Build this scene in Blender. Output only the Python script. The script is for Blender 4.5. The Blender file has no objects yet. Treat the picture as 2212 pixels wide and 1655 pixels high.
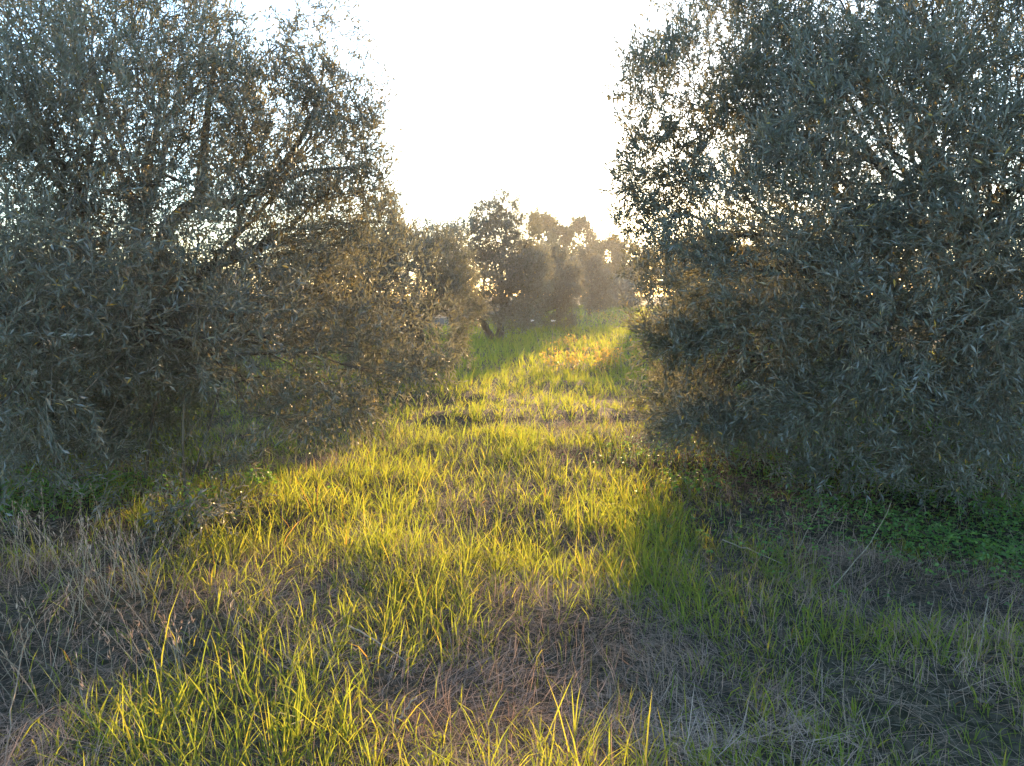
import bpy, math
import numpy as np
from mathutils import Vector

rng = np.random.default_rng(7)
R = math.radians
scene = bpy.context.scene

# ------------------------------------------------------------------ camera
F, CX, CY = 1703.0, 1106.0, 827.5           # pinhole of the photograph (2212 x 1655 view of it)
PITCH = math.atan((CY - 640.0) / F)
EYE = 1.5
cam_d = bpy.data.cameras.new('camera'); cam = bpy.data.objects.new('camera', cam_d)
scene.collection.objects.link(cam)
cam.location = (0, 0, EYE); cam.rotation_euler = (R(90) - PITCH, 0, 0)
cam_d.sensor_width = 36; cam_d.lens = F / 2212 * 36
cam_d.clip_start = 0.05; cam_d.clip_end = 2000
scene.camera = cam

# ------------------------------------------------------------------ light
SUN_AZ = math.atan(304 / F)                  # to the right of straight ahead
SUN_EL = R(7.2)
world = bpy.data.worlds.new('World'); scene.world = world
world.use_nodes = True
wn = world.node_tree.nodes; wl = world.node_tree.links; wn.clear()
sky = wn.new('ShaderNodeTexSky'); sky.sky_type = 'NISHITA'; sky.sun_disc = False
sky.sun_elevation = SUN_EL; sky.sun_rotation = SUN_AZ
sky.altitude = 100; sky.air_density = 1.0; sky.dust_density = .4; sky.ozone_density = 2.4
bg = wn.new('ShaderNodeBackground'); bg.inputs['Strength'].default_value = 0.15
wo = wn.new('ShaderNodeOutputWorld')
wl.new(sky.outputs[0], bg.inputs[0]); wl.new(bg.outputs[0], wo.inputs[0])
sd = bpy.data.lights.new('sun', 'SUN'); sun = bpy.data.objects.new('sun', sd)
scene.collection.objects.link(sun)
sd.energy = 3.0; sd.angle = R(0.5); sd.color = (1.0, 0.65, 0.31)
to_sun = Vector((math.sin(SUN_AZ) * math.cos(SUN_EL), math.cos(SUN_AZ) * math.cos(SUN_EL), math.sin(SUN_EL)))
sun.rotation_euler = to_sun.to_track_quat('Z', 'Y').to_euler()
sun.location = (8, 40, 20)
vs = scene.view_settings
vs.view_transform = 'Standard'; vs.look = 'None'; vs.gamma = 1.0; vs.use_curve_mapping = False
vs.exposure = 2.78
cy = scene.cycles
cy.max_bounces = 6; cy.diffuse_bounces = 3; cy.glossy_bounces = 2; cy.transmission_bounces = 4
cy.volume_bounces = 0; cy.transparent_max_bounces = 4
cy.use_denoising = True
try: cy.denoiser = 'OPENIMAGEDENOISE'
except Exception: pass
cy.sample_clamp_indirect = 3.0; cy.sample_clamp_direct = 8.0

# ------------------------------------------------------------------ noise and places
_T = np.random.default_rng(3).random((64, 64, 64)).astype(np.float32)
def noise3(p):
    p = np.asarray(p, float); i = np.floor(p).astype(int); f = p - i; f = f * f * (3 - 2 * f)
    o = 0
    for dx in (0, 1):
        for dy in (0, 1):
            for dz in (0, 1):
                w = (f[:, 0] if dx else 1 - f[:, 0]) * (f[:, 1] if dy else 1 - f[:, 1]) * (f[:, 2] if dz else 1 - f[:, 2])
                o = o + w * _T[(i[:, 0] + dx) & 63, (i[:, 1] + dy) & 63, (i[:, 2] + dz) & 63]
    return o
def noise2(x, y, s, seed=0.0):
    x = np.atleast_1d(np.asarray(x, float)); y = np.atleast_1d(np.asarray(y, float))
    return noise3(np.stack([x / s + 13.7 + seed * 7.1, y / s + 5.3 + seed * 3.3, np.full_like(x, seed * 1.37 + .4)], 1))
def ground_z(x, y):
    x = np.atleast_1d(np.asarray(x, float)); y = np.atleast_1d(np.asarray(y, float))
    rise = np.clip(y - 25, 0, 60) * 0.012 + np.clip(y - 85, 0, 120) * 0.006
    near = np.clip(1 - y / 60, 0.15, 1)
    z = rise + (noise2(x, y, 3.1, 1) - .5) * .20 * near + (noise2(x, y, .9, 2) - .5) * .15 * near + (noise2(x, y, .33, 3) - .5) * .07 * near
    return z
def at(px, py, Y):
    u = (px - CX) / F; v = (CY - py) / F
    t = Y / (math.cos(PITCH) + v * math.sin(PITCH))
    return np.array([u * t, Y, EYE + t * (v * math.cos(PITCH) - math.sin(PITCH))])
def foot(px, Y):
    x = (px - CX) / F * Y / math.cos(PITCH)
    return np.array([x, Y, float(ground_z(x, Y)[0])])
def ground_at(px, py):
    v = (CY - py) / F; u = (px - CX) / F
    dz = v * math.cos(PITCH) - math.sin(PITCH); dy = math.cos(PITCH) + v * math.sin(PITCH)
    t = -EYE / dz
    return u * t, dy * t

# ------------------------------------------------------------------ materials
def nodes_of(m):
    m.use_nodes = True; n = m.node_tree.nodes; n.clear(); return n, m.node_tree.links
def ramp(n, stops):
    r = n.new('ShaderNodeValToRGB'); e = r.color_ramp.elements
    while len(e) < len(stops): e.new(0.5)
    for k, (p, c) in enumerate(stops): e[k].position = p; e[k].color = (*c, 1)
    return r
def leaf_material(name, top, under, trans, tf=0.3, rough=0.38, spec=0.5):
    m = bpy.data.materials.new(name); n, l = nodes_of(m)
    a = n.new('ShaderNodeAttribute'); a.attribute_name = 'shade'
    rt, ru, rr = ramp(n, top), ramp(n, under), ramp(n, trans)
    for r_ in (rt, ru, rr): l.new(a.outputs['Fac'], r_.inputs[0])
    g = n.new('ShaderNodeNewGeometry')
    mx = n.new('ShaderNodeMix'); mx.data_type = 'RGBA'
    l.new(g.outputs['Backfacing'], mx.inputs[0]); l.new(rt.outputs[0], mx.inputs[6]); l.new(ru.outputs[0], mx.inputs[7])
    p = n.new('ShaderNodeBsdfPrincipled'); p.inputs['Roughness'].default_value = rough
    p.inputs['Specular IOR Level'].default_value = spec
    l.new(mx.outputs[2], p.inputs['Base Color'])
    t = n.new('ShaderNodeBsdfTranslucent'); l.new(rr.outputs[0], t.inputs[0])
    ms = n.new('ShaderNodeMixShader'); ms.inputs[0].default_value = tf
    l.new(p.outputs[0], ms.inputs[1]); l.new(t.outputs[0], ms.inputs[2])
    o = n.new('ShaderNodeOutputMaterial'); l.new(ms.outputs[0], o.inputs[0])
    return m
M = {}
M['olive'] = leaf_material('olive_leaf',
    [(0, (.034, .041, .034)), (.5, (.060, .074, .062)), (.9, (.105, .130, .106)), (.94, (.16, .11, .06)), (1, (.34, .24, .05))],
    [(0, (.085, .10, .105)), (.6, (.16, .18, .185)), (.9, (.25, .28, .285)), (1, (.35, .28, .10))],
    [(0, (.28, .26, .12)), (.93, (.44, .38, .16)), (1, (.75, .45, .06))], tf=.22, rough=.52, spec=.35)
M['far_leaf'] = leaf_material('far_leaf',
    [(0, (.040, .052, .026)), (1, (.085, .095, .04))], [(0, (.07, .085, .05)), (1, (.12, .13, .07))],
    [(0, (.22, .22, .05)), (1, (.34, .27, .06))], tf=.32)
M['grass'] = leaf_material('grass_blade',
    [(0, (.038, .085, .022)), (.55, (.065, .12, .028)), (.9, (.11, .14, .035)), (1, (.20, .10, .03))],
    [(0, (.05, .085, .018)), (.9, (.10, .15, .03)), (1, (.20, .10, .03))],
    [(0, (.28, .38, .035)), (.6, (.48, .48, .04)), (.9, (.66, .52, .06)), (1, (.58, .34, .06))], tf=.5, rough=.65, spec=.2)
M['straw'] = leaf_material('dry_grass_blade',
    [(0, (.17, .105, .075)), (.6, (.38, .265, .20)), (1, (.54, .41, .32))],
    [(0, (.17, .105, .075)), (.6, (.38, .265, .20)), (1, (.54, .41, .32))],
    [(0, (.34, .20, .13)), (1, (.50, .35, .23))], tf=.28, rough=.9, spec=.05)
M['clover'] = leaf_material('clover_leaf',
    [(0, (.040, .10, .026)), (.7, (.065, .14, .038)), (1, (.10, .13, .05))], [(0, (.05, .12, .03)), (1, (.08, .17, .04))],
    [(0, (.20, .42, .03)), (1, (.32, .55, .04))], tf=.35, rough=.5)
M['litter'] = leaf_material('fallen_leaf', [(0, (.06, .045, .03)), (1, (.16, .125, .085))], [(0, (.08, .065, .05)), (1, (.19, .16, .13))],
    [(0, (.1, .06, .03)), (1, (.2, .13, .06))], tf=.1, rough=.9, spec=.1)
M['orange_leaf'] = leaf_material('orange_weed_leaf',
    [(0, (.12, .10, .02)), (.5, (.20, .13, .03)), (1, (.34, .20, .04))], [(0, (.12, .10, .02)), (1, (.34, .20, .04))],
    [(0, (.45, .36, .05)), (.5, (.62, .40, .06)), (1, (.75, .42, .08))], tf=.5, rough=.5)

def simple(name, c0, c1, scale, rough=.9, bump=.3, stretch=(1, 1, 1)):
    m = bpy.data.materials.new(name); n, l = nodes_of(m)
    tc = n.new('ShaderNodeTexCoord'); mp = n.new('ShaderNodeMapping'); mp.inputs['Scale'].default_value = stretch
    l.new(tc.outputs['Object'], mp.inputs[0])
    t = n.new('ShaderNodeTexNoise'); t.inputs['Scale'].default_value = scale; t.inputs['Detail'].default_value = 8
    l.new(mp.outputs[0], t.inputs['Vector'])
    r = ramp(n, [(.3, c0), (.7, c1)]); l.new(t.outputs['Fac'], r.inputs[0])
    p = n.new('ShaderNodeBsdfPrincipled'); p.inputs['Roughness'].default_value = rough
    p.inputs['Specular IOR Level'].default_value = .2
    l.new(r.outputs[0], p.inputs['Base Color'])
    b = n.new('ShaderNodeBump'); b.inputs['Strength'].default_value = bump; b.inputs['Distance'].default_value = .02
    l.new(t.outputs['Fac'], b.inputs['Height']); l.new(b.outputs[0], p.inputs['Normal'])
    o = n.new('ShaderNodeOutputMaterial'); l.new(p.outputs[0], o.inputs[0])
    return m
M['bark'] = simple('olive_bark', (.045, .036, .030), (.16, .135, .11), 9, bump=.9, stretch=(1, 1, .35))
M['twig'] = simple('olive_twig', (.10, .085, .065), (.19, .165, .13), 20)
M['petal'] = simple('white_petal', (.7, .7, .68), (.82, .82, .8), 20)
M['stalk'] = simple('dry_stalk', (.20, .15, .10), (.38, .30, .21), 30)

# ------------------------------------------------------------------ mesh helpers
def link(name, me, mat, parent=None, loc=None):
    o = bpy.data.objects.new(name, me); scene.collection.objects.link(o)
    if mat is not None and len(me.materials) == 0: me.materials.append(mat)
    if parent is not None: o.parent = parent
    if loc is not None: o.location = tuple(float(v) for v in loc)
    return o
def tri_mesh(name, V, T, shade=None, smooth=False):
    me = bpy.data.meshes.new(name)
    V = np.ascontiguousarray(V, np.float32); T = np.ascontiguousarray(T, np.int32)
    me.vertices.add(len(V)); me.vertices.foreach_set('co', V.ravel())
    me.loops.add(T.size); me.loops.foreach_set('vertex_index', T.ravel())
    k = T.shape[1]
    me.polygons.add(len(T)); me.polygons.foreach_set('loop_start', np.arange(0, T.size, k, dtype=np.int32))
    me.polygons.foreach_set('use_smooth', np.full(len(T), smooth))
    if shade is not None:
        a = me.attributes.new('shade', 'FLOAT', 'FACE'); a.data.foreach_set('value', np.ascontiguousarray(shade, np.float32))
    me.update(calc_edges=True)
    return me
def nrm(a): return a / np.maximum(np.linalg.norm(a, axis=-1, keepdims=True), 1e-9)
def tubes(paths, sides):
    Vs, Fs, off = [], [], 0
    ang = np.arange(sides) * 2 * math.pi / sides
    for P, r in paths:
        P = np.asarray(P, float); r = np.asarray(r, float); n = len(P)
        t = nrm(np.gradient(P, axis=0))
        ref = np.array([0, 0, 1.0]) if abs(t[:, 2]).mean() < .85 else np.array([1.0, 0, 0])
        a = nrm(np.cross(t, ref)); b = np.cross(t, a)
        ring = P[:, None] + r[:, None, None] * (np.cos(ang)[None, :, None] * a[:, None] + np.sin(ang)[None, :, None] * b[:, None])
        Vs.append(ring.reshape(-1, 3))
        i = np.arange(n - 1)[:, None] * sides; j = np.arange(sides)[None]; j2 = (j + 1) % sides
        q = np.stack([i + j, i + j2, i + sides + j2, i + sides + j], -1).reshape(-1, 4) + off
        Fs.append(q); off += n * sides
    return np.concatenate(Vs), np.concatenate(Fs)
def tube_mesh(name, paths, sides): 
    V, Q = tubes(paths, sides); return tri_mesh(name, V, Q, smooth=True)
def curve(p0, p1, bend, n=8, wob=.0, r=rng):
    p0 = np.asarray(p0, float); p1 = np.asarray(p1, float)
    mid = (p0 + p1) / 2 + np.asarray(bend, float)
    s = np.linspace(0, 1, n)[:, None]
    P = (1 - s) ** 2 * p0 + 2 * s * (1 - s) * mid + s ** 2 * p1
    if wob > 0: 
        w = r.normal(0, wob, (n, 3)); w[0] = 0; w[-1] = 0; P = P + w
    return P
def spline(pts, n):
    pts = np.asarray(pts, float); m = len(pts); s = np.linspace(0, m - 1, n); out = []
    for v in s:
        i = min(int(v), m - 2); f = v - i
        p0 = pts[max(i - 1, 0)]; p1 = pts[i]; p2 = pts[i + 1]; p3 = pts[min(i + 2, m - 1)]
        out.append(.5 * ((2 * p1) + (-p0 + p2) * f + (2 * p0 - 5 * p1 + 4 * p2 - p3) * f ** 2 + (-p0 + 3 * p1 - 3 * p2 + p3) * f ** 3))
    return np.array(out)
def tag(o, label=None, cat=None, group=None, kind=None):
    if label: o['label'] = label
    if cat: o['category'] = cat
    if group: o['group'] = group
    if kind: o['kind'] = kind
    return o
def kmeans(P, k, r, it=6):
    k = min(k, len(P)); C = P[r.choice(len(P), k, replace=False)].copy()
    for _ in range(it):
        d = ((P[:, None] - C[None]) ** 2).sum(-1); a = d.argmin(1)
        for j in range(k):
            if (a == j).any(): C[j] = P[a == j].mean(0)
    return C, a

# ------------------------------------------------------------------ leaves
def leaf_batch(P, D, L, W, r, fold=.25, curl=.0):
    """folded leaf blades: P base, D direction, L length, W half width"""
    n = len(P)
    up = nrm(r.normal(0, 1, (n, 3)) * .55 + np.array([0, 0, 1.0]))
    S = nrm(np.cross(D, up)); N = np.cross(S, D)
    L = L[:, None]; W = W[:, None]
    tip = P + D * L - N * L * curl
    mid = P + D * L * .5
    a = mid + S * W + N * W * fold; b = mid - S * W + N * W * fold
    V = np.stack([P, a, tip, b], 1).reshape(-1, 3)
    i = np.arange(n)[:, None] * 4
    T = np.stack([i + [[0, 1, 2]], i + [[0, 2, 3]]], 1).reshape(-1, 3)
    return V, T
def shoots_to_leaves(P, D, L, nl, leaf_len, leaf_w, r, stems=True, stem_r=.0016):
    """shoots at P growing along D with length L: leaves in opposite pairs"""
    n = len(P); pairs = nl // 2
    s = (np.arange(pairs) + .6) / pairs
    droop = r.uniform(-.05, .25, n)
    side0 = nrm(np.cross(D, nrm(r.normal(0, 1, (n, 3)) + 1e-3)))
    side1 = np.cross(D, side0)
    pos = P[:, None] + D[:, None] * (L[:, None] * s)[:, :, None]
    pos[:, :, 2] -= (droop * L)[:, None] * s ** 2
    LP, LD = [], []
    for k in range(pairs):
        sd = side0 if k % 2 == 0 else side1
        for sg in (1, -1):
            open_ = r.uniform(.55, 1.15, (n, 1)) * (1.1 - .55 * s[k])
            d = nrm(D + sd * sg * open_ + r.normal(0, .17, (n, 3)))
            LP.append(pos[:, k]); LD.append(d)
    LP = np.concatenate(LP); LD = np.concatenate(LD)
    m = len(LP)
    ln = leaf_len * r.uniform(.65, 1.2, m); w = leaf_w * .5 * r.uniform(.75, 1.25, m)
    V, T = leaf_batch(LP, LD, ln, w, r, fold=.35, curl=.06)
    sv = np.tile(r.random(n) * .6 + .4 * noise3(P / .45), pairs * 2)
    sh = np.clip(.5 * sv + .5 * r.beta(2, 2, m), 0, .9); q_ = r.random(m); sh[q_ < .025] = .94; sh[q_ < .008] = 1.0
    shade = np.repeat(sh, 2)
    st = None
    if stems:
        e = pos[:, -1]; t = nrm(e - P); a = nrm(np.cross(t, side0)); b = np.cross(t, a)
        vs_ = []
        for c in range(3):
            o = math.cos(c * 2.094) * a + math.sin(c * 2.094) * b
            vs_.append(P + o * stem_r * 1.6); vs_.append(e + o * stem_r * .6)
        SV = np.stack(vs_, 1).reshape(-1, 3); i = np.arange(n)[:, None] * 6
        SQ = np.stack([i + [[0, 2, 3, 1]], i + [[2, 4, 5, 3]]], 1).reshape(-1, 4)
        st = (SV, SQ)
    return V, T, shade, st

def make_tree(name, label, cat, base, lumps, n_shoots, seed, nl=14, bare=0, suckers=0, leaf=(.060, .0135), shoot=.26,
              levels=(5, 5, 6, 6), trunk_r=.16, fork=.8, stems=None, manual=(), gap=.40, gap_s=.55, mat='olive',
              twig_detail=True, group=None, shell=.45, updir=.45, trunk_bend=None):
    r = np.random.default_rng(seed)
    base = np.asarray(base, float)
    root = bpy.data.objects.new(name, None); scene.collection.objects.link(root)
    root.location = tuple(base); tag(root, label, cat, group)
    # crown volume
    C = np.array([l_[0] for l_ in lumps], float); RR = np.array([(l_[1] if np.ndim(l_[1]) else (l_[1],) * 3) for l_ in lumps], float)
    W = np.array([(l_[2] if len(l_) > 2 else 1.0) for l_ in lumps])
    area = W * (RR[:, 0] * RR[:, 1] * RR[:, 2]) ** (2 / 3)
    need = n_shoots; P = np.zeros((0, 3)); O = np.zeros((0, 3))
    while len(P) < need:
        k = r.choice(len(lumps), need * 2, p=area / area.sum())
        d = nrm(r.normal(0, 1, (need * 2, 3)))
        rad = 1 - shell * r.random(need * 2) ** 1.4
        q0 = C[k] + d * RR[k]
        rad = rad * (.72 + .36 * noise3(q0 / (gap_s * 1.3) + seed) + .26 * noise3(q0 / (gap_s * .5) + seed * 2.3))
        p = C[k] + d * rad[:, None] * RR[k]
        keep = noise3(p / gap_s + seed * 3.1) * .65 + noise3(p / (gap_s * .42) + seed * 1.7) * .35 > gap * r.uniform(.75, 1.12, len(p))
        keep &= p[:, 2] > ground_z(p[:, 0], p[:, 1]) + .06
        # outward = away from the middle of its lump
        P = np.concatenate([P, p[keep]]); O = np.concatenate([O, d[keep]])
    P = P[:need]; O = O[:need]
    D = nrm(O * .6 + np.array([0, 0, 1.0]) * updir + r.normal(0, .5, P.shape))
    low = P[:, 2] < base[2] + 1.2
    D[low] = nrm(O[low] * .7 + np.array([0, 0, -.05]) + r.normal(0, .45, (low.sum(), 3)))
    L = shoot * r.uniform(.6, 1.35, need)
    V, T, sh, st = shoots_to_leaves(P - D * L[:, None] * .5, D, L, nl, leaf[0], leaf[1], r, stems=twig_detail)
    crown = link('crown', tri_mesh('crown', V - base, T, sh), M[mat], root); tag(crown, kind='stuff')
    # wood
    forks = []
    if stems is None: stems = [(np.array([0, 0, fork]), trunk_r)]
    tp = []
    for off, tr in stems:
        p1 = base + off; n = 9
        Q = curve(base + np.array([off[0] * .12, off[1] * .12, -.15]), p1, (trunk_bend if trunk_bend is not None else (r.normal(0, .06), r.normal(0, .06), 0)), n, .012, r)
        rad = np.linspace(tr * 1.0, tr * .72, n); rad[0] *= 1.7; rad[1] *= 1.25
        tp.append((Q, rad)); forks.append((p1, tr * .72))
    Vt, Qt = tubes(tp, 12)
    nn = noise3(Vt * 7.0) - .5
    cen = np.repeat(np.concatenate([q for q, _ in tp]), 12, axis=0)
    Vt = Vt + (Vt - cen) * nn[:, None] * .6
    link('trunk', tri_mesh('trunk', Vt - base, Qt, smooth=True), M['bark'], root)
    k1, k2, k3, k4 = levels
    C1, a1 = kmeans(P, k1, r)
    twigs = []
    FP = np.array([f[0] for f in forks])
    for i in range(len(C1)):
        m1 = np.where(a1 == i)[0]
        if len(m1) < 8: continue
        f = ((FP - C1[i]) ** 2).sum(1).argmin(); p0, r0 = forks[f]
        e1 = p0 + (C1[i] - p0) * .82
        up = np.array([0, 0, np.linalg.norm(e1 - p0) * .16])
        B1 = curve(p0, e1, up + r.normal(0, .08, 3), 9, .03, r)
        rr1 = np.linspace(r0 * .52, r0 * .17, 9)
        paths = [(B1, rr1)]
        C2, a2 = kmeans(P[m1], k2, r)
        for j in range(len(C2)):
            m2 = m1[a2 == j]
            if len(m2) < 3: continue
            s0 = int(r.integers(3, 9)); p1 = B1[s0]; e2 = p1 + (C2[j] - p1) * .86
            ln = np.linalg.norm(e2 - p1)
            B2 = curve(p1, e2, r.normal(0, .10, 3) * ln + np.array([0, 0, .08 * ln]), 7, .02, r)
            ra = rr1[s0] * .62; rr2 = np.linspace(ra, ra * .45, 7)
            paths.append((B2, rr2))
            C3, a3 = kmeans(P[m2], k3, r, 4)
            for q in range(len(C3)):
                m3 = m2[a3 == q]
                if len(m3) < 1: continue
                s1 = int(r.integers(2, 7)); p2 = B2[s1]; e3 = p2 + (C3[q] - p2) * .92
                ln = np.linalg.norm(e3 - p2)
                B3 = curve(p2, e3, r.normal(0, .12, 3) * ln, 5, .012, r)
                rb = max(rr2[s1] * .55, .004); rr3 = np.linspace(rb, max(rb * .4, .0022), 5)
                paths.append((B3, rr3))
                if twig_detail and k4:
                    C4, a4 = kmeans(P[m3], k4, r, 2)
                    for z in range(len(C4)):
                        s2 = int(r.integers(1, 5)); p3 = B3[s2]
                        twigs.append((curve(p3, C4[z], r.normal(0, .10, 3) * np.linalg.norm(C4[z] - p3), 4, .0, r), np.linspace(max(rr3[s2] * .6, .003), .0016, 4)))
        Vb, Qb = tubes(paths[:1], 10)
        V2, Q2 = tubes(paths[1:], 5) if len(paths) > 1 else (np.zeros((0, 3)), np.zeros((0, 4), int))
        link('branch', tri_mesh('branch', np.concatenate([Vb, V2]) - base, np.concatenate([Qb, Q2 + len(Vb)]), smooth=True), M['bark'], root)
    for pts, ra, rb in manual:
        S = spline(pts, 4 * len(pts)); link('branch', tri_mesh('branch', *(lambda v, q: (v - base, q))(*tubes([(S, np.linspace(ra, rb, len(S)))], 9)), smooth=True), M['bark'], root)
    if twig_detail:
        tv, tq = tubes(twigs, 3) if twigs else (np.zeros((0, 3)), np.zeros((0, 4), int))
        if bare:
            ix = r.choice(len(P), bare); b0 = P[ix] + r.normal(0, .12, (bare, 3)); bd = nrm(D[ix] + r.normal(0, .45, (bare, 3)))
            bl = r.uniform(.15, .6, bare)
            for z in range(bare):
                if b0[z, 2] < base[2] + .1: continue
                twigs.append((curve(b0[z] - bd[z] * bl[z] * .6, b0[z] + bd[z] * bl[z] * .4, r.normal(0, .10, 3) * bl[z], 4, .0, r), np.array([.0030, .0024, .0017, .0011])))
        for z in range(suckers):
            a = r.uniform(0, 6.28); p0 = base + np.array([math.cos(a), math.sin(a), 0]) * r.uniform(.1, .7); p0[2] = float(ground_z(p0[0], p0[1])[0]) - .02
            hh = r.uniform(.5, 1.9); out_ = r.uniform(.1, 1.1); a2 = a + r.normal(0, .6)
            p1 = p0 + np.array([math.cos(a2) * out_, math.sin(a2) * out_, hh])
            c_ = curve(p0, p1, (r.normal(0, .1), r.normal(0, .1), r.uniform(-.1, .25)), 6, .012, r)
            rb = r.uniform(.004, .011); twigs.append((c_, np.linspace(rb, .002, 6)))
            for y_ in range(3):
                i_ = int(r.integers(2, 6)); e_ = c_[i_] + nrm(r.normal(0, 1, 3) + [0, 0, .6]) * r.uniform(.15, .5)
                twigs.append((curve(c_[i_], e_, r.normal(0, .04, 3), 4, 0, r), np.array([.003, .0025, .002, .0012])))
        sv, sq = st
        o = link('twigs', tri_mesh('twigs', np.concatenate([tv, sv]) - base, np.concatenate([tq, sq + len(tv)]), smooth=True), M['twig'], root)
        tag(o, kind='stuff')
    return root

# ------------------------------------------------------------------ ground
def ground_sheet():
    ys = np.concatenate([np.arange(-3, 12, .16), np.arange(12, 30, .6), np.arange(30, 90, 1.5), np.linspace(90, 600, 60)])
    us = np.concatenate([np.linspace(-1, -.12, 40) , np.linspace(-.12, .12, 110)[1:-1], np.linspace(.12, 1, 40)])
    us = np.sign(us) * np.abs(us) ** 1.0
    X = us[None] * np.interp(ys, [-3, 12, 30, 90, 600], [60, 60, 110, 220, 700])[:, None]
    Y = np.repeat(ys[:, None], len(us), 1)
    Z = ground_z(X.ravel(), Y.ravel()) - .01
    V = np.stack([X.ravel(), Y.ravel(), Z], 1); w = len(us); h = len(ys)
    i = (np.arange(h - 1)[:, None] * w + np.arange(w - 1)[None]).ravel()
    Q = np.stack([i, i + 1, i + w + 1, i + w], 1)
    m = bpy.data.materials.new('soil'); n, l = nodes_of(m)
    g = n.new('ShaderNodeNewGeometry')
    t = n.new('ShaderNodeTexNoise'); t.inputs['Scale'].default_value = 22; t.inputs['Detail'].default_value = 8
    t2 = n.new('ShaderNodeTexNoise'); t2.inputs['Scale'].default_value = .9; t2.inputs['Detail'].default_value = 5
    l.new(g.outputs['Position'], t.inputs['Vector']); l.new(g.outputs['Position'], t2.inputs['Vector'])
    r1 = ramp(n, [(.3, (.025, .019, .014)), (.7, (.085, .065, .048))]); l.new(t.outputs['Fac'], r1.inputs[0])
    r2 = ramp(n, [(.42, (.03, .028, .015)), (.62, (.085, .07, .045))]); l.new(t.outputs['Fac'], r2.inputs[0])
    rm = ramp(n, [(.38, (0, 0, 0)), (.6, (1, 1, 1))]); l.new(t2.outputs['Fac'], rm.inputs[0])
    mx = n.new('ShaderNodeMix'); mx.data_type = 'RGBA'
    l.new(rm.outputs[0], mx.inputs[0]); l.new(r1.outputs[0], mx.inputs[6]); l.new(r2.outputs[0], mx.inputs[7])
    p = n.new('ShaderNodeBsdfPrincipled'); p.inputs['Roughness'].default_value = .95; p.inputs['Specular IOR Level'].default_value = .1
    l.new(mx.outputs[2], p.inputs['Base Color'])
    b = n.new('ShaderNodeBump'); b.inputs['Strength'].default_value = .8; b.inputs['Distance'].default_value = .03
    l.new(t.outputs['Fac'], b.inputs['Height']); l.new(b.outputs[0], p.inputs['Normal'])
    o = n.new('ShaderNodeOutputMaterial'); l.new(p.outputs[0], o.inputs[0])
    g_ = link('ground', tri_mesh('ground', V, Q, smooth=True), m); tag(g_, kind='structure')
ground_sheet()

# ------------------------------------------------------------------ haze
TOP = 13.0
def haze():
    x0, x1, y0, y1, z0, z1 = -90, 110, -12, 240, -1.4, TOP
    V = [(x, y, z) for z in (z0, z1) for y in (y0, y1) for x in (x0, x1)]
    Q = [(0, 2, 3, 1), (4, 5, 7, 6), (0, 1, 5, 4), (2, 6, 7, 3), (0, 4, 6, 2), (1, 3, 7, 5)]
    m = bpy.data.materials.new('haze'); n, l = nodes_of(m)
    v = n.new('ShaderNodeVolumePrincipled'); v.inputs['Color'].default_value = (.95, .95, .95, 1)
    v.inputs['Density'].default_value = .0009; v.inputs['Anisotropy'].default_value = .45
    o = n.new('ShaderNodeOutputMaterial'); l.new(v.outputs[0], o.inputs['Volume'])
    h = link('haze', tri_mesh('haze', np.array(V, float), np.array(Q)), m); tag(h, kind='stuff')
USE_HAZE = True
if USE_HAZE: haze()

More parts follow.
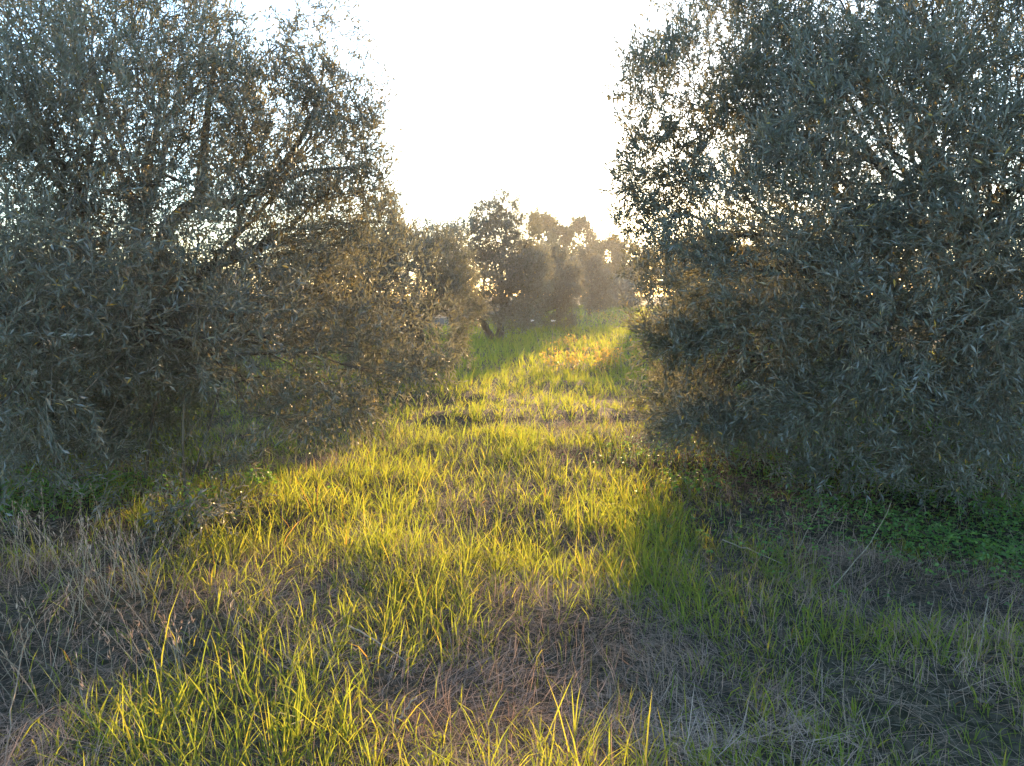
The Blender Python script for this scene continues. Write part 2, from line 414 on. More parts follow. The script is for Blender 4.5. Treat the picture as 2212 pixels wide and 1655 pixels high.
# ------------------------------------------------------------------ near olive trees
def lp(px, py, Y, r_, w=1.0): return (at(px, py, Y), r_, w)
L0 = make_tree('olive_tree', 'large near olive tree on the left with wispy top and low skirts in the grass', 'tree',
    foot(215, 7.4), [
        (np.array([-4.3, 7.2, 2.5]), (2.7, 2.9, 2.0), 1.0),
        (np.array([-4.6, 6.9, 1.2]), (2.7, 2.7, 1.0), .9),
        lp(60, 430, 4.6, (.9, .9, 1.0), 1.0), lp(30, 760, 4.5, (.8, .8, .8), .9), lp(250, 160, 5.4, (.9, .9, .8), .8),
        lp(330, 620, 5.0, .8, .7), lp(90, 40, 5.6, .9, .8), lp(250, 330, 5.6, .7, .8), lp(450, 380, 6.2, .5, .8), lp(430, 200, 6.2, .6, .8), lp(-150, 500, 4.6, 1.0, .8),
        lp(370, 70, 6.2, .55, .9), lp(560, 230, 6.4, .5, .9), lp(690, 70, 6.6, (.36, .6, .75), 1.1), lp(740, 190, 6.6, (.38, .4, .38), 1.4), lp(790, 150, 6.6, (.2, .3, .16), 1), lp(795, 300, 6.5, (.18, .3, .3), .9), lp(640, 20, 6.6, (.3, .4, .4), .9),
        lp(620, 320, 6.5, .75, .8), lp(480, 520, 6.2, .6, 1.1), lp(660, 480, 6.4, .5, 1.1), lp(250, 480, 5.9, .7, 1.0), lp(770, 460, 6.6, (.35, .4, .3), 1.0), lp(820, 380, 6.7, (.16, .2, .2), .8), lp(730, 360, 6.4, (.32, .5, .35), .7), lp(600, 560, 6.3, .75, .8), lp(540, 740, 5.8, (.75, .75, .6), .95),
        lp(800, 600, 6.6, .62, .9), lp(880, 700, 6.4, .48, 1.0), lp(760, 780, 6.0, .55, .95), lp(900, 800, 6.0, (.32, .4, .25), 1.1), lp(960, 760, 6.2, (.16, .3, .16), .9),
        lp(690, 880, 5.7, (.5, .5, .25), 1.1), lp(470, 985, 5.3, (.35, .4, .13), .6), lp(430, 1090, 4.7, (.28, .3, .12), .9), lp(300, 1010, 5.0, (.4, .5, .22), .7),
        lp(120, 980, 5.2, (.5, .5, .2), .9), lp(250, 850, 6.2, (.8, .7, .4), 1.0), lp(330, 890, 6.2, (.6, .6, .35), 1.0), lp(60, 880, 6.0, (.8, .6, .35), 1.0),
    ], 16700, 11, bare=3600, suckers=130, nl=12, levels=(8, 7, 7, 6), trunk_r=.19, fork=.7, gap=.43,
    stems=[(np.array([.25, -.1, .9]), .17), (np.array([-.7, .2, .8]), .14), (np.array([.1, .5, 1.0]), .12), (np.array([-1.5, -.6, .75]), .09)],
    manual=[([foot(225, 7.2) + [0, 0, .4], at(290, 760, 7.0), at(350, 520, 6.9), at(420, 440, 6.8), at(500, 440, 6.7), at(570, 400, 6.6), at(650, 300, 6.6), at(690, 200, 6.6), at(700, 120, 6.6)], .075, .004),
            ([at(430, 440, 6.8), at(440, 330, 6.7), at(450, 230, 6.6), at(470, 100, 6.5)], .05, .01),
            ([at(570, 400, 6.6), at(680, 370, 6.5), at(790, 360, 6.4)], .028, .006),
            ([at(690, 200, 6.6), at(740, 180, 6.6), at(790, 165, 6.6)], .009, .003),
            ([foot(390, 5.5), at(395, 960, 5.45), at(400, 820, 5.4)], .012, .005),
            ([foot(300, 5.9), at(330, 900, 5.8), at(370, 760, 5.7)], .014, .005),
            ([foot(120, 6.5), at(100, 850, 6.2), at(40, 700, 6.0), at(0, 600, 6)], .05, .02),
            ])
R0 = make_tree('olive_tree', 'dense near olive tree filling the right side with its crown in shade', 'tree',
    foot(2120, 8.6), [
        (np.array([4.7, 7.9, 2.6]), (3.0, 3.1, 2.4), 1.3),
        (np.array([4.6, 7.6, 1.35]), (3.0, 2.9, .95), 1.2),
        lp(1500, 260, 6.2, .72, 1.6), lp(1420, 200, 6.4, (.38, .45, .4), 1.5), lp(1430, 380, 6.2, (.42, .5, .42), 1.6), lp(1400, 470, 6.4, (.28, .4, .25), 1.1),
        lp(1560, 90, 6.6, (.5, .6, .5), 1.4), lp(1700, 60, 6.2, .7, 1.0), lp(1480, 620, 5.9, (.45, .6, .5), 1.6), lp(1445, 720, 6.0, (.26, .45, .25), 1.6),
        lp(1600, 780, 5.6, (.6, .6, .5), 1.6), lp(1700, 520, 5.2, .75, 1.5), lp(1900, 300, 5.0, .8, 1.2), lp(2100, 150, 5.0, .8, 1.1),
        lp(2000, 640, 4.9, (.8, .7, .7), 1.5), lp(2150, 450, 4.7, .7, 1.3), lp(1850, 860, 5.2, (.8, .6, .3), 1.5), lp(2120, 880, 4.9, (.5, .5, .35), 1.2),
        lp(1550, 900, 5.8, (.45, .5, .2), 1.6), lp(1580, 860, 7.2, (.9, .9, .35), 1.8), lp(2350, 600, 5.0, (.7, .8, 1.0), .9), lp(1950, 30, 5.6, .8, 1.0),
        lp(1480, 30, 7.0, (.32, .4, .4), .8), lp(1960, 980, 4.9, (.4, .3, .14), .8), lp(1490, 925, 6.5, (.4, .4, .2), 1.3), lp(1660, 950, 6.0, (.6, .5, .2), 1.3), lp(1850, 985, 5.6, (.6, .5, .2), 1.2), lp(2060, 1005, 5.4, (.6, .5, .2), 1.0), lp(1640, 190, 6.0, (.6, .6, .6), 1.3), lp(1560, 330, 6.0, (.5, .5, .4), 1.3),
    ], 20500, 23, bare=1500, suckers=90, levels=(8, 7, 8, 6), trunk_r=.22, fork=.9, gap=.40,
    stems=[(np.array([-.35, -.2, 1.1]), .2), (np.array([.5, .3, 1.0]), .17)],
    manual=[([foot(2110, 8.4) + [0, 0, .5], at(2090, 600, 8.1), at(2050, 400, 7.8), at(1980, 270, 7.5), at(1880, 170, 7.2)], .12, .02),
            ([at(2060, 430, 7.9), at(1960, 250, 7.5), at(2000, 240, 7.4), at(2120, 300, 7.2)], .06, .02)])

# ------------------------------------------------------------------ olive trees of the left row
make_tree('olive_tree', 'second olive tree of the left row just beyond the large near one', 'tree', foot(905, 13.4), [
        lp(880, 600, 13.4, (.95, 1.0, .8)), lp(985, 660, 13.2, (.45, .6, .5), 1.1), lp(820, 500, 13.8, (.5, .6, .55)), lp(960, 560, 13.6, (.45, .5, .45)),
        lp(700, 620, 13.4, (1.1, 1.0, 1.0)), lp(960, 740, 13.0, (.35, .5, .3)), lp(820, 760, 13.2, (.8, .7, .4)),
        lp(835, 440, 14, (.25, .3, .25), .8)], 4800, 31, nl=10, leaf=(.072, .020), shoot=.3, levels=(5, 5, 5, 0), trunk_r=.14, fork=.9, gap=.36, twig_detail=True)
make_tree('olive_tree', 'low olive tree seen between the second left tree and the forked one', 'tree', foot(885, 21), [
        lp(905, 570, 21, (1.1, 1.0, 1.1)), lp(950, 520, 21, (.5, .6, .5)), lp(985, 490, 21.5, (.3, .4, .3), .7), lp(860, 530, 21, (.7, .6, .5)), lp(910, 490, 21.3, (.35, .4, .3), .7), lp(760, 580, 21, (1.2, 1, 1.0))],
        2400, 37, nl=10, leaf=(.08, .024), shoot=.34, levels=(5, 4, 4, 0), trunk_r=.13, fork=.9, gap=.38, twig_detail=False)
make_tree('olive_tree', 'forked olive tree with two bare leaning stems standing in the grass at centre', 'tree', foot(1075, 26.8), [
        lp(1095, 440, 26.8, (.5, .6, .5), 1.4), lp(1050, 470, 26.8, (.65, .7, .6), 1.5), lp(1130, 500, 27, (.6, .6, .6), 1.5), lp(1000, 530, 26.6, (.8, .9, .75), 1.6), lp(1150, 570, 27, (.6, .7, .6), 1.5),
        lp(1060, 600, 26.4, (1.2, 1.2, .9)), lp(985, 620, 26.4, (.5, .7, .6)), lp(1120, 640, 26.3, (.75, .8, .6), 1.4), lp(1065, 510, 26.6, (.9, .8, .7), 1.5), lp(1090, 590, 26.4, (.8, .8, .8), 1.3), lp(1030, 660, 26.4, (.6, .7, .45)), lp(1105, 415, 26.8, (.22, .2, .2), .8), lp(1080, 530, 27.2, (1.0, .8, .9), .9), lp(1000, 580, 26.5, (.9, .9, .9), 1.3), lp(1140, 600, 26.5, (.8, .8, .9), 1.3), lp(1110, 690, 26, (.8, .7, .35), 1.5), lp(1000, 680, 26.4, (.5, .6, .35), 1.2)],
        6000, 41, nl=10, leaf=(.10, .032), shoot=.34, levels=(6, 5, 5, 0), gap=.34, gap_s=.5, twig_detail=False, trunk_bend=(0, 0, 0),
        stems=[(np.array([-.62, 0, .9]), .14), (np.array([.16, .1, .9]), .16)],
        manual=[(([foot(1075, 26.8) + [.16, .1, 1.1], at(1075, 600, 26.8), at(1060, 540, 26.8), at(1040, 470, 26.8)]), .055, .012),
                (([foot(1075, 26.8) + [.16, .1, 1.1], at(1085, 580, 26.8), at(1092, 520, 26.8), at(1095, 440, 26.8)]), .055, .012),
                (([foot(1075, 26.8) + [-.62, 0, .88], at(1015, 640, 26.8), at(1000, 590, 26.8), at(990, 540, 26.8)]), .07, .015),
                (([foot(1075, 26.8) + [.16, .1, 1.1], at(1105, 590, 26.8), at(1130, 540, 26.8), at(1150, 500, 26.8)]), .055, .012)])
make_tree('olive_tree', 'round olive tree right behind the forked one with a thin dark trunk', 'tree', foot(1205, 33.5), [
        lp(1190, 610, 33.5, (1.15, 1.2, 1.1)), lp(1232, 640, 33, (.6, .8, .6)), lp(1165, 555, 33.8, (.6, .8, .5)), lp(1205, 550, 33.8, (.4, .6, .4), 1.2), lp(1240, 590, 33.5, (.35, .5, .4), 1.2), lp(1145, 660, 32.5, (.75, .8, .6)), lp(1215, 690, 33, (.6, .6, .35)), lp(1160, 700, 32.5, (.5, .5, .25))],
        3400, 43, nl=10, leaf=(.11, .036), shoot=.4, levels=(5, 4, 4, 0), trunk_r=.12, fork=.9, gap=.38, gap_s=.6, twig_detail=False)
make_tree('olive_tree', 'small rounded silvery olive tree at the bend of the grassy aisle', 'tree', foot(1270, 48), [
        lp(1272, 612, 48, (1.2, 1.3, 1.1)), lp(1245, 580, 48, (.8, 1, .7), 1.2), lp(1285, 570, 48, (.5, .6, .5), 1.3), lp(1302, 600, 48, (.5, .6, .5), 1.2), lp(1290, 645, 47.6, (.9, .9, .7)), lp(1262, 545, 48, (.4, .5, .35), 1.2)],
        2600, 47, nl=12, leaf=(.13, .045), shoot=.5, levels=(5, 4, 3, 0), trunk_r=.14, fork=.7, gap=.37, gap_s=.7, twig_detail=False)
make_tree('olive_tree', 'farthest low hazy olive bush at the far end of the left row', 'tree', foot(1335, 68), [
        lp(1330, 622, 68, (1.2, 1.2, .9)), lp(1356, 628, 68, (.9, 1.2, .6)), lp(1345, 650, 67, (1.5, 1.1, .55), 1.5)],
        1700, 53, nl=12, leaf=(.17, .06), shoot=.6, levels=(4, 4, 3, 0), trunk_r=.12, fork=.5, gap=.3, twig_detail=False)
# right row
make_tree('olive_tree', 'orange glowing olive tree peeping out low behind the right near tree', 'tree', foot(1450, 45), [
        lp(1430, 575, 45, (1.4, 1.4, 1.5)), lp(1402, 575, 45, (.65, .9, .95), 1.8), lp(1396, 625, 45, (.5, .8, .5), 1.8), lp(1470, 570, 45, (1.2, 1.2, 1.5))],
        2300, 59, nl=12, leaf=(.12, .04), shoot=.5, levels=(5, 4, 3, 0), trunk_r=.14, fork=.8, gap=.38, twig_detail=False)
make_tree('olive_tree', 'olive tree of the right row glimpsed through the near right crown', 'tree', foot(1850, 17.5), [
        lp(1850, 560, 17.5, (2.0, 1.8, 1.2)), lp(1740, 600, 17.5, (1.0, 1.2, .9)), lp(1980, 600, 17.5, (1.3, 1.2, 1.1)), lp(1850, 680, 17, (1.8, 1.5, .7))],
        1500, 61, nl=12, leaf=(.10, .034), shoot=.36, levels=(5, 4, 4, 0), trunk_r=.16, fork=.8, gap=.34, twig_detail=False)
make_tree('olive_tree', 'olive tree of the right row hidden for the most part by the large near one', 'tree', foot(1600, 24), [
        lp(1555, 590, 24, (1.75, 1.8, 1.4)), lp(1510, 690, 24, (1.5, 1.5, .7)), lp(1640, 640, 24, (1.8, 1.4, 1.3))],
        2300, 62, nl=12, leaf=(.11, .040), shoot=.4, levels=(5, 4, 4, 0), trunk_r=.16, fork=.8, gap=.32, twig_detail=False)
make_tree('olive_tree', 'broad olive tree of the right row standing between the hidden one and the orange one', 'tree', foot(1545, 34), [
        lp(1515, 590, 34, (1.8, 1.8, 1.6)), lp(1490, 670, 34, (1.7, 1.5, .7)), lp(1600, 620, 34, (1.8, 1.4, 1.5))],
        1700, 63, nl=12, leaf=(.14, .048), shoot=.45, levels=(5, 4, 3, 0), trunk_r=.16, fork=.8, gap=.32, twig_detail=False)
# second left row, seen through the near left crown
for k, (px, Y, lab) in enumerate([(60, 22, 'olive tree far left glimpsed through the near left crown at the frame edge'),
                                  (420, 27, 'olive tree of a farther row glimpsed through the middle of the left crown')]):
    sc = F / Y
    make_tree('olive_tree', lab, 'tree', foot(px, Y), [
        lp(px, 640 - 20 * 0, Y, (2.2, 1.8, 1.1)), lp(px + .9 * sc, 650, Y, (1.3, 1.2, 1.0)), lp(px - .9 * sc, 640, Y, (1.4, 1.2, 1.0))],
        1300, 70 + k, nl=10, leaf=(.12, .04), shoot=.4, levels=(5, 4, 3, 0), trunk_r=.15, fork=.8, gap=.36, twig_detail=False)
# tall broadleaved trees at the end
for k, (px, top, w, Y, lab) in enumerate([
        (1165, 452, 1.7, 72, 'tall backlit tree right behind the top of the forked olive tree'),
        (1205, 470, 1.5, 76, 'hazy broad tree second along the tall far tree line'),
        (1258, 462, 1.6, 78, 'tallest golden rimmed tree of the far line above the silvery olive'),
        (1310, 505, 1.5, 80, 'low rightmost tree of the hazy far line beside the bright sky'),
        (1356, 572, 1.2, 82, 'small faint far tree beneath the bright gap where the sun stands')]):
    lumps = [lp(px, 560, Y, (w * 1.35, w, 2.4)), lp(px, 600, Y, (w * 1.4, w, 1.6))]
    rr_ = np.random.default_rng(90 + k)
    for q in range(7):
        dx = rr_.uniform(-1, 1); lumps.append(lp(px + dx * w * 20, top + 14 + abs(dx) * 22 + rr_.uniform(0, 22), Y, (rr_.uniform(.35, .7),) * 2 + (rr_.uniform(.5, 1.0),), 1.2))
    make_tree('broadleaf_tree', lab, 'tree', foot(px, Y), lumps, 1900, 100 + k, nl=10, leaf=(.20, .11), shoot=.6, levels=(5, 4, 3, 0),
              trunk_r=.2, fork=2.0, gap=.33, gap_s=.9, mat='far_leaf', twig_detail=False, shell=.6)

# far woodland closing the horizon, one uncountable mass
def woodland():
    r = np.random.default_rng(200); n = 15000
    a = r.uniform(-.85, .85, n); Y = 105 + r.uniform(-6, 25, n); X = a * Y
    keep = np.abs(X - .178 * Y) > 5; X, Y = X[keep], Y[keep]; n = len(X)
    h = 3.2 + 3.0 * noise2(X, Y * .3, 5.0, 4) + 1.6 * noise2(X, Y, 1.7, 5)
    Z = ground_z(X, Y) + h * r.random(n) ** .6
    D = nrm(r.normal(0, 1, (n, 3)))
    V, T = leaf_batch(np.stack([X, Y, Z], 1), D, r.uniform(.5, .9, n), r.uniform(.18, .3, n), r)
    o = link('far_woodland', tri_mesh('far_woodland', V, T, np.repeat(r.random(n), 2)), M['far_leaf'])
    tag(o, 'low dark far woodland closing the horizon behind the grove', 'woodland', kind='stuff')
woodland()

# ------------------------------------------------------------------ grass
def blades(X, Y, H, W, lean, curl, r, seg, az=None, base_drop=.01):
    n = len(X); Z = ground_z(X, Y) - base_drop
    az = r.uniform(0, 2 * math.pi, n) if az is None else az
    dirx, diry = np.cos(az), np.sin(az)
    fa = r.uniform(0, math.pi, n); sx, sy = np.cos(fa), np.sin(fa)
    s = np.linspace(0, 1, seg + 1)
    th = lean[:, None] + curl[:, None] * s[None] ** 1.3           # angle from the vertical
    dx = np.sin(th); dz = np.cos(th)
    px = np.concatenate([np.zeros((n, 1)), np.cumsum((dx[:, 1:] + dx[:, :-1]) / 2, 1)], 1) * (H / seg)[:, None]
    pz = np.concatenate([np.zeros((n, 1)), np.cumsum((dz[:, 1:] + dz[:, :-1]) / 2, 1)], 1) * (H / seg)[:, None]
    floor_ = .012
    pz = np.where(pz < floor_, floor_ * (1 - np.exp(-np.abs(pz) * 40)) + .0, pz)
    cx = X[:, None] + px * dirx[:, None]; cy_ = Y[:, None] + px * diry[:, None]; cz = Z[:, None] + pz
    wd = W[:, None] * (np.array([.75, 1.0, .8, .5, .3])[:seg] if seg > 2 else np.array([.8, .9]))[None] * .5 if seg > 1 else W[:, None] * .5 * np.ones((1, 1))
    V = np.zeros((n, 2 * seg + 1, 3))
    for k in range(seg):
        V[:, 2 * k, 0] = cx[:, k] + sx * wd[:, k]; V[:, 2 * k, 1] = cy_[:, k] + sy * wd[:, k]; V[:, 2 * k, 2] = cz[:, k]
        V[:, 2 * k + 1, 0] = cx[:, k] - sx * wd[:, k]; V[:, 2 * k + 1, 1] = cy_[:, k] - sy * wd[:, k]; V[:, 2 * k + 1, 2] = cz[:, k]
    V[:, -1, 0] = cx[:, -1]; V[:, -1, 1] = cy_[:, -1]; V[:, -1, 2] = cz[:, -1]
    tris = []
    for k in range(seg - 1):
        tris += [[2 * k, 2 * k + 1, 2 * k + 3], [2 * k, 2 * k + 3, 2 * k + 2]]
    tris.append([2 * seg - 2, 2 * seg - 1, 2 * seg])
    T = (np.arange(n)[:, None, None] * (2 * seg + 1) + np.array(tris)[None]).reshape(-1, 3)
    return V.reshape(-1, 3), T, len(tris)
def gather(parts):
    Vs, Ts, Ss, off = [], [], [], 0
    for V, T, S in parts:
        Vs.append(V); Ts.append(T + off); Ss.append(S); off += len(V)
    return np.concatenate(Vs), np.concatenate(Ts), np.concatenate(Ss)
def scatter(y0, y1, dens, r, side=1.2):
    """uniform points over the ground wedge between two distances"""
    k = .655; 
    w1 = y1 * k + side; n = int((y1 - y0) * 2 * w1 * dens)
    X = r.uniform(-w1, w1, n); Y = r.uniform(y0, y1, n)
    m = np.abs(X) < Y * k + side
    return X[m], Y[m]
AZ = math.tan(SUN_AZ)
def zones(x, y):
    """how green, how strawy and how clovery the ground is at a place, 0..1"""
    n1 = noise2(x, y, 1.1, 11); n2 = noise2(x, y, .45, 12); n3 = noise2(x, y, 2.7, 13)
    off = x - AZ * y                                              # sideways from the middle of the aisle
    def blob(px, py, rx, ry):
        cx_, cy_ = ground_at(px, py); return np.exp(-(((x - cx_) / rx) ** 2 + ((y - cy_) / ry) ** 2))
    sm = lambda a, b, v: np.clip((v - a) / (b - a), 0, 1)
    green = .60 + .7 * (n1 - .5) + .9 * (n2 - .5)
    right = sm(-.1, .7, off - .0)
    green = green - .10 * right * (y < 12)
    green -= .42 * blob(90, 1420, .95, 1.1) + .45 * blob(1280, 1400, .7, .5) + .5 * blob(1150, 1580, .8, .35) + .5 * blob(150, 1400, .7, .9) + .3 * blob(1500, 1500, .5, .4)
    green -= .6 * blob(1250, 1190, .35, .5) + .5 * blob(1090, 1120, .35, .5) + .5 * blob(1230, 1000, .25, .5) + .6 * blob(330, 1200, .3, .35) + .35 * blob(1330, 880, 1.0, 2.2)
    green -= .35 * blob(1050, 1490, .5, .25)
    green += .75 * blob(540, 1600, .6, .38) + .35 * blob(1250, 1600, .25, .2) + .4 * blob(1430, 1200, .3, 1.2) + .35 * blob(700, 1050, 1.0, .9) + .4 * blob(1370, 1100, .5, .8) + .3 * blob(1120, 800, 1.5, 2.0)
    green = green + .25 * sm(9, 14, y)
    clover = np.maximum(blob(2050, 1080, 1.0, .8) * 1.5, blob(1750, 1000, 1.0, .75) * 1.2)
    clover = np.maximum(clover, blob(2130, 1185, .9, .6) * 1.4); clover = np.maximum(clover, blob(40, 1090, .9, .7) * 1.2)
    clover = np.maximum(clover, blob(1950, 930, 1.5, 1.0) * 1.2); clover = np.maximum(clover, blob(430, 1120, .25, .15) * 1.2)
    clover = np.maximum(clover, blob(1430, 985, .35, .35) * 1.1)
    clover = np.clip(clover * (.1 + 1.6 * n2), 0, 1)
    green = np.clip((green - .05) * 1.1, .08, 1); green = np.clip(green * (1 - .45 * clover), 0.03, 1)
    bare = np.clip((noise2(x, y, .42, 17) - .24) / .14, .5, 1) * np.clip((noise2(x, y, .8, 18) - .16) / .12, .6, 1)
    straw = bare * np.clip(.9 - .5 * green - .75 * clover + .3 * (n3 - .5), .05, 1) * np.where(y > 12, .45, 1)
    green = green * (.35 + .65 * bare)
    return green, straw, clover

rg = np.random.default_rng(500)
G, S = [], []
#        y0   y1   green dry  height        width  seg
tiers = [(1.6, 4.6, 2800, 4200, .125, .0046, 3),
         (4.6, 9.0, 1500, 1800, .11, .0058, 3),
         (9.0, 16., 480, 380, .12, .010, 2),
         (16., 34., 130, 70, .19, .022, 2),
         (34., 75., 22, 9, .22, .055, 1)]
for (y0, y1, dg, ds, h, w, seg) in tiers:
    X, Y = scatter(y0, y1, dg, rg)
    if y0 >= 16:
        m = (X - AZ * Y > -9) & (X - AZ * Y < 7); X, Y = X[m], Y[m]
    # tussocks: pull blades toward clump centres
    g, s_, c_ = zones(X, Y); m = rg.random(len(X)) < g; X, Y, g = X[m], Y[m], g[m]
    cs = .16 if y0 < 9 else .3
    cxn = (np.floor(X / cs) + .5 + .7 * (noise3(np.stack([np.floor(X / cs) * 1.7, np.floor(Y / cs) * 2.3, X * 0], 1)) - .5)) * cs
    cyn = (np.floor(Y / cs) + .5 + .7 * (noise3(np.stack([np.floor(X / cs) * 2.9, np.floor(Y / cs) * 1.3, X * 0 + 9], 1)) - .5)) * cs
    t_ = (rg.random(len(X)) < .55) * rg.uniform(.3, .85, len(X))
    dX, dY = X - cxn, Y - cyn
    X2, Y2 = X - dX * t_, Y - dY * t_
    az = np.where(t_ > 0, np.arctan2(dY, dX) + rg.normal(0, .5, len(X)), rg.uniform(0, 6.28, len(X)))
    n = len(X2)
    tall = .55 + .9 * noise2(X2, Y2, .5, 21)
    H = h * tall * rg.lognormal(0, .38, n) * (.7 + .5 * g) * np.where((X2 - AZ * Y2 > .25) & (Y2 < 12), .72, 1)
    V, T, k = blades(X2, Y2, H, w * rg.uniform(.6, 1.25, n), np.abs(rg.normal(.15, .30, n)), np.abs(rg.normal(1.0, .7, n)), rg, seg, az)
    sh = np.clip(rg.beta(2, 2.5, n) * .95, 0, .95); sh[rg.random(n) < .006] = 1
    G.append((V, T, np.repeat(sh, k)))
    X, Y = scatter(y0, y1, ds, rg)
    if y0 >= 16:
        m = (X - AZ * Y > -9) & (X - AZ * Y < 7); X, Y = X[m], Y[m]
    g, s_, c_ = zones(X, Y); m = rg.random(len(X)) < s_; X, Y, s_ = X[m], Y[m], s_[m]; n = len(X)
    flat = rg.random(n) < .82
    comb = 6.28 * 1.5 * noise2(X, Y, .5, 31) + rg.normal(0, 1.2, n)       # thatch combed in swirls
    lean = np.where(flat, rg.normal(1.4, .2, n), np.abs(rg.normal(.35, .3, n)))
    H = np.where(flat, rg.uniform(.06, .26, n), rg.uniform(.04, .20, n) * (.4 + 1.1 * noise2(X, Y, .5, 36))) * (1 if y0 < 9 else .9)
    V, T, k = blades(X, Y, H, (w * .45) * rg.uniform(.4, 1.5, n), lean, rg.normal(.2, .35, n), rg, min(seg, 2), comb,
                     base_drop=-(flat * rg.uniform(0, .10, n) * s_ * 1.6 * noise2(X, Y, .3, 33)))
    S.append((V, T, np.repeat(np.clip(.6 * rg.beta(1.6, 2, n) + .7 * noise2(X, Y, .35, 35) - .12, 0, 1), k)))
o = link('green_grass', tri_mesh('green_grass', *gather(G)), M['grass']); tag(o, 'bright green grass blades growing in tussocks along the aisle', 'grass', kind='stuff')
o = link('dry_grass', tri_mesh('dry_grass', *gather(S)), M['straw']); tag(o, 'matted dry straw grass lying between the green tussocks', 'dry grass', kind='stuff')

# clover and low weeds
def clover():
    r = np.random.default_rng(600)
    X, Y = scatter(3.0, 10.5, 1250, r)
    _, _, c = zones(X, Y); m = r.random(len(X)) < c; X, Y = X[m], Y[m]; n = len(X)
    Z = ground_z(X, Y) + r.uniform(.02, .15, n) * (.2 + 1.5 * noise2(X, Y, .3, 41))
    out = []
    for k in range(3):
        a = r.uniform(0, 6.28, n) if k == 0 else a + 2.09
        D = nrm(np.stack([np.cos(a), np.sin(a), r.normal(.1, .25, n)], 1))
        V, T = leaf_batch(np.stack([X, Y, Z], 1), D, r.uniform(.014, .026, n), r.uniform(.007, .011, n), r, fold=.2)
        out.append((V, T, np.repeat(r.random(n), 2)))
    o = link('clover', tri_mesh('clover', *gather(out)), M['clover']); tag(o, 'fresh green clover covering the soil under the trees', 'clover', kind='stuff')
clover()

def litter():
    r = np.random.default_rng(650); X, Y = scatter(2.0, 12, 160, r)
    off = X - AZ * Y; m = (np.abs(off + 1.7) > 1.4) | (r.random(len(X)) < .25); X, Y = X[m], Y[m]; n = len(X)
    P = np.stack([X, Y, ground_z(X, Y) + r.uniform(.005, .03, n)], 1)
    V, T = leaf_batch(P, nrm(r.normal(0, 1, (n, 3)) * [1, 1, .15]), r.uniform(.035, .06, n), r.uniform(.005, .008, n), r)
    o = link('leaf_litter', tri_mesh('leaf_litter', V, T, np.repeat(r.random(n), 2)), M['litter']); tag(o, 'dry fallen olive leaves scattered over the soil', 'leaf litter', kind='stuff')
litter()

# ------------------------------------------------------------------ single plants
def plant(name, label, cat, base, build, group=None):
    root = bpy.data.objects.new(name, None); scene.collection.objects.link(root); root.location = tuple(base)
    tag(root, label, cat, group); build(root, np.asarray(base)); return root
def orange_weed(w, h, n, seed):
    def b(root, base):
        r = np.random.default_rng(seed); paths = []; P = []
        for k in range(n):
            x, y = r.normal(0, w * .5, 2); hh = h * r.uniform(.5, 1.1)
            p0 = base + [x, y, 0]; p0[2] = float(ground_z(p0[0], p0[1])[0]); p1 = p0 + [r.normal(0, .12), r.normal(0, .12), hh]
            c = curve(p0, p1, (r.normal(0, .03), 0, 0), 6, .008, r); paths.append((c, np.linspace(.006, .003, 6)))
            for i in range(2, 6): P += [c[i]] * 3
        link('stem', tri_mesh('stem', *(lambda v, q: (v - base, q))(*tubes(paths, 4)), smooth=True), M['stalk'], root)['kind'] = 'stuff'
        P = np.array(P) + r.normal(0, .03, (len(P), 3)); m = len(P)
        V, T = leaf_batch(P, nrm(r.normal(0, 1, (m, 3)) + [0, 0, .3]), r.uniform(.04, .09, m), r.uniform(.015, .03, m), r)
        tag(link('foliage', tri_mesh('foliage', V - base, T, np.repeat(r.random(m), 2)), M['orange_leaf'], root), kind='stuff')
    return b
for k, (px, py, w, h, n, lab) in enumerate([
        (1255, 800, .9, .45, 30, 'largest orange leaved weed clump in the middle of the sunlit aisle'),
        (1310, 795, .6, .4, 20, 'orange leaved weed clump just right of the largest one'),
        (1330, 705, 1.6, .6, 30, 'far reddish weed clump across the aisle near its end'),
        (1215, 750, .7, .35, 16, 'small orange weed clump at the left edge of the sunlit strip')]):
    x, y = ground_at(px, py)
    plant('orange_weed', lab, 'weed', (x, y, float(ground_z(x, y)[0])), orange_weed(w, h, n, 300 + k))
def stalk_to(pa, pb, ra, bend):
    def b(root, base):
        c = curve(pa, pb, bend, 10, .004); link('stem', tri_mesh('stem', *(lambda v, q: (v - base, q))(*tubes([(c, np.linspace(ra, ra * .5, 10))], 6)), smooth=True), M['stalk'], root)
    return b
def gp(px, py, up=0.0):
    x, y = ground_at(px, py); return np.array([x, y, float(ground_z(x, y)[0]) + up])
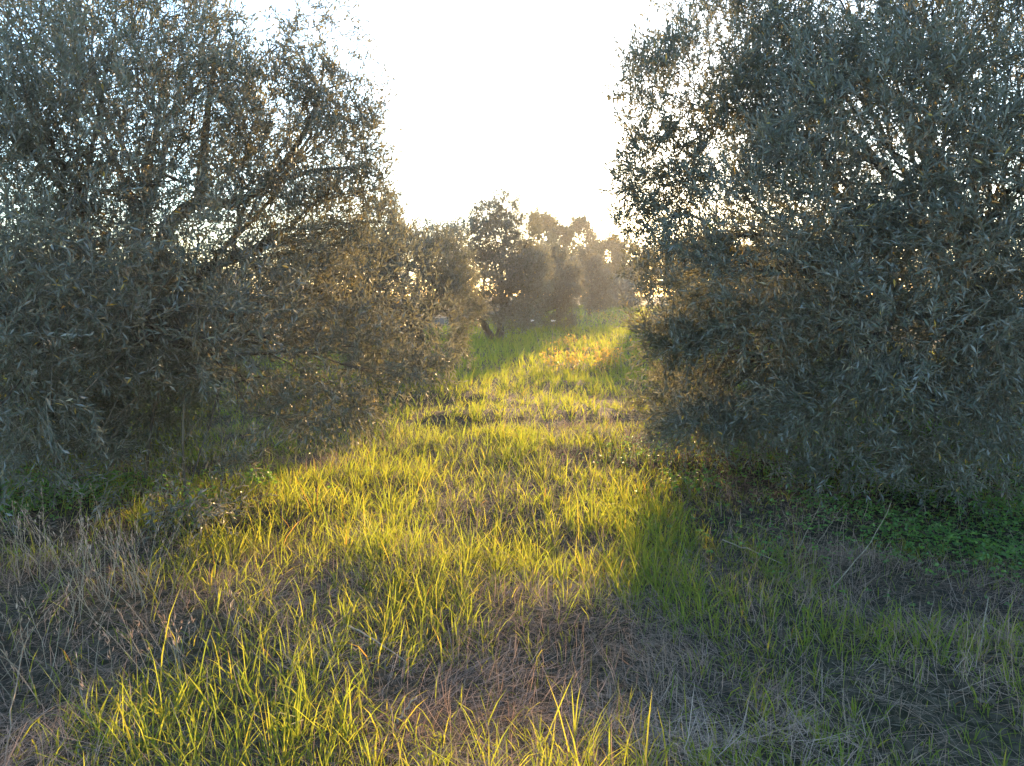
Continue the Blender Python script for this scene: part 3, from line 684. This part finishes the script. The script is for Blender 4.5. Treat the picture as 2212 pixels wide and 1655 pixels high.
for pa, pb, ra, bend, lab in [
        (gp(1790, 1280, .02), at(1925, 1085, 4.6), .0032, (.05, 0, -.04), 'thick pale dry stalk leaning up in the shaded straw on the right'),
        (gp(2105, 1480, .01), at(2135, 1290, 3.6), .004, (.02, 0, .01), 'upright bleached dry stalk near the right edge'),
        (gp(1560, 1190, .05), gp(1690, 1250, .06), .004, (0, 0, .01), 'long pale straw lying across the shaded thatch'),
        (gp(1720, 1200, .02), at(1775, 1075, 4.9), .0022, (.03, 0, .01), 'thin dry stalk standing under the right crown'),
        (gp(1760, 1200, .02), at(1830, 1085, 4.8), .0018, (-.03, 0, .01), 'thinner companion stalk right beside the one under the right crown'),
        (gp(755, 1420, .07), gp(880, 1470, .05), .004, (0, 0, .02), 'shiny straw lying in the sunlit grass left of centre'),
        (gp(10, 1640, .0), at(60, 1350, 3.2), .003, (-.02, 0, 0), 'tall thin dry stalk rising in the bottom left corner'),
        (gp(860, 1610, .03), gp(900, 1560, .06), .0045, (0, 0, .01), 'short thick straw among the green blades at the bottom')]:
    plant('dry_stalk', lab, 'stalk', pa, (lambda pa, pb, ra, bend: stalk_to(pa, pb, ra, bend))(pa, pb, ra, bend), 'single dry stalks in the grass')
def seed_tuft(n, h, w, seed):
    def b(root, base):
        r = np.random.default_rng(seed); paths = []; P = []; D = []
        for k in range(n):
            x, y = r.normal(0, w, 2); p0 = base + [x, y, 0]; p0[2] = float(ground_z(p0[0], p0[1])[0])
            p1 = p0 + [r.normal(-.05, .12), r.normal(0, .08), h * r.uniform(.6, 1.1)]
            c = curve(p0, p1, (r.normal(0, .03), 0, 0), 6, .003, r); paths.append((c, np.linspace(.0018, .0008, 6)))
            for i in range(12):
                t = r.uniform(.55, 1); P.append(p0 + (c[-1] - p0) * t + r.normal(0, .004, 3)); D.append(nrm(c[-1] - c[-3] + r.normal(0, .03, 3)))
        link('stem', tri_mesh('stem', *(lambda v, q: (v - base, q))(*tubes(paths, 3)), smooth=True), M['stalk'], root)['kind'] = 'stuff'
        P = np.array(P); D = np.array(D); m = len(P)
        V, T = leaf_batch(P, D, r.uniform(.015, .03, m), r.uniform(.0015, .003, m), r)
        tag(link('seed_heads', tri_mesh('seed_heads', V - base, T, np.repeat(r.random(m), 2)), M['straw'], root), kind='stuff')
    return b
for k, (px, py, n, h, w, lab) in enumerate([
        (240, 1330, 38, .42, .10, 'tall dry seeding grass tuft lit orange at the foot of the left tree'),
        (110, 1290, 26, .40, .14, 'dry grey seeding tuft left of the orange lit one'),
        (360, 1450, 16, .30, .12, 'shorter dry tuft in front of the left tree'),
        (30, 1460, 22, .34, .12, 'dry tuft by the left frame edge')]):
    plant('dry_grass_tuft', lab, 'dry grass', gp(px, py), seed_tuft(n, h, w, 400 + k), 'dry seeding tufts before the left tree')
def leafy(w, h, n, seed):
    def b(root, base):
        r = np.random.default_rng(seed); paths = []; P = []
        for k in range(n):
            x, y = r.normal(0, w * .5, 2); p0 = base + [x, y, 0]; p0[2] = float(ground_z(p0[0], p0[1])[0]); p1 = p0 + [r.normal(0, .04), r.normal(0, .04), h * r.uniform(.5, 1.1)]
            c = curve(p0, p1, (r.normal(0, .02), 0, 0), 4, .003, r); paths.append((c, np.linspace(.0016, .001, 4))); P += [c[-1]] * 4 + [c[2]] * 2
        link('stem', tri_mesh('stem', *(lambda v, q: (v - base, q))(*tubes(paths, 3)), smooth=True), M['stalk'], root)['kind'] = 'stuff'
        P = np.array(P); m = len(P)
        V, T = leaf_batch(P, nrm(r.normal(0, 1, (m, 3)) * [1, 1, .35]), r.uniform(.02, .04, m), r.uniform(.008, .014, m), r)
        tag(link('foliage', tri_mesh('foliage', V - base, T, np.repeat(r.random(m), 2)), M['clover'], root), kind='stuff')
    return b
for k, (px, py, w, lab) in enumerate([(435, 1150, .16, 'sunlit yellow green leafy weed below the skirt of the left tree'),
        (560, 1085, .14, 'smaller leafy weed right of the sunlit one at the edge of the left tree'),
        (1480, 1060, .22, 'low leafy weed in shade at the foot of the right tree beside the lit strip')]):
    plant('leafy_weed', lab, 'weed', gp(px, py), leafy(w, .16, 30, 430 + k))
def flower(h, seed):
    def b(root, base):
        r = np.random.default_rng(seed); tip = base + [r.normal(0, .1), 0, h]
        link('stem', tri_mesh('stem', *(lambda v, q: (v - base, q))(*tubes([(curve(base, tip, (.03, 0, 0), 6), np.linspace(.006, .004, 6))], 5)), smooth=True), M['stalk'], root)
        n = 26; P = np.repeat(tip[None], n, 0) + r.normal(0, .02, (n, 3)) * [1, 1, .3]; 
        V, T = leaf_batch(P, nrm(r.normal(0, 1, (n, 3)) * [1, 1, .3]), np.full(n, .05), np.full(n, .018), r)
        link('flower_head', tri_mesh('flower_head', V - base, T), M['petal'], root)
    return b
for k, (px, py, lab) in enumerate([(1168, 762, 'left one of two small white umbel flowers before the dark olives'), (1190, 765, 'right one of two small white umbel flowers before the dark olives')]):
    plant('white_flower', lab, 'flower', gp(px, py), flower(.85, 450 + k))
tot = sum(len(o.data.polygons) * (2 if len(o.data.polygons) and len(o.data.polygons[0].vertices) == 4 else 1) for o in scene.objects if o.type == 'MESH')
print('TRIS', tot)
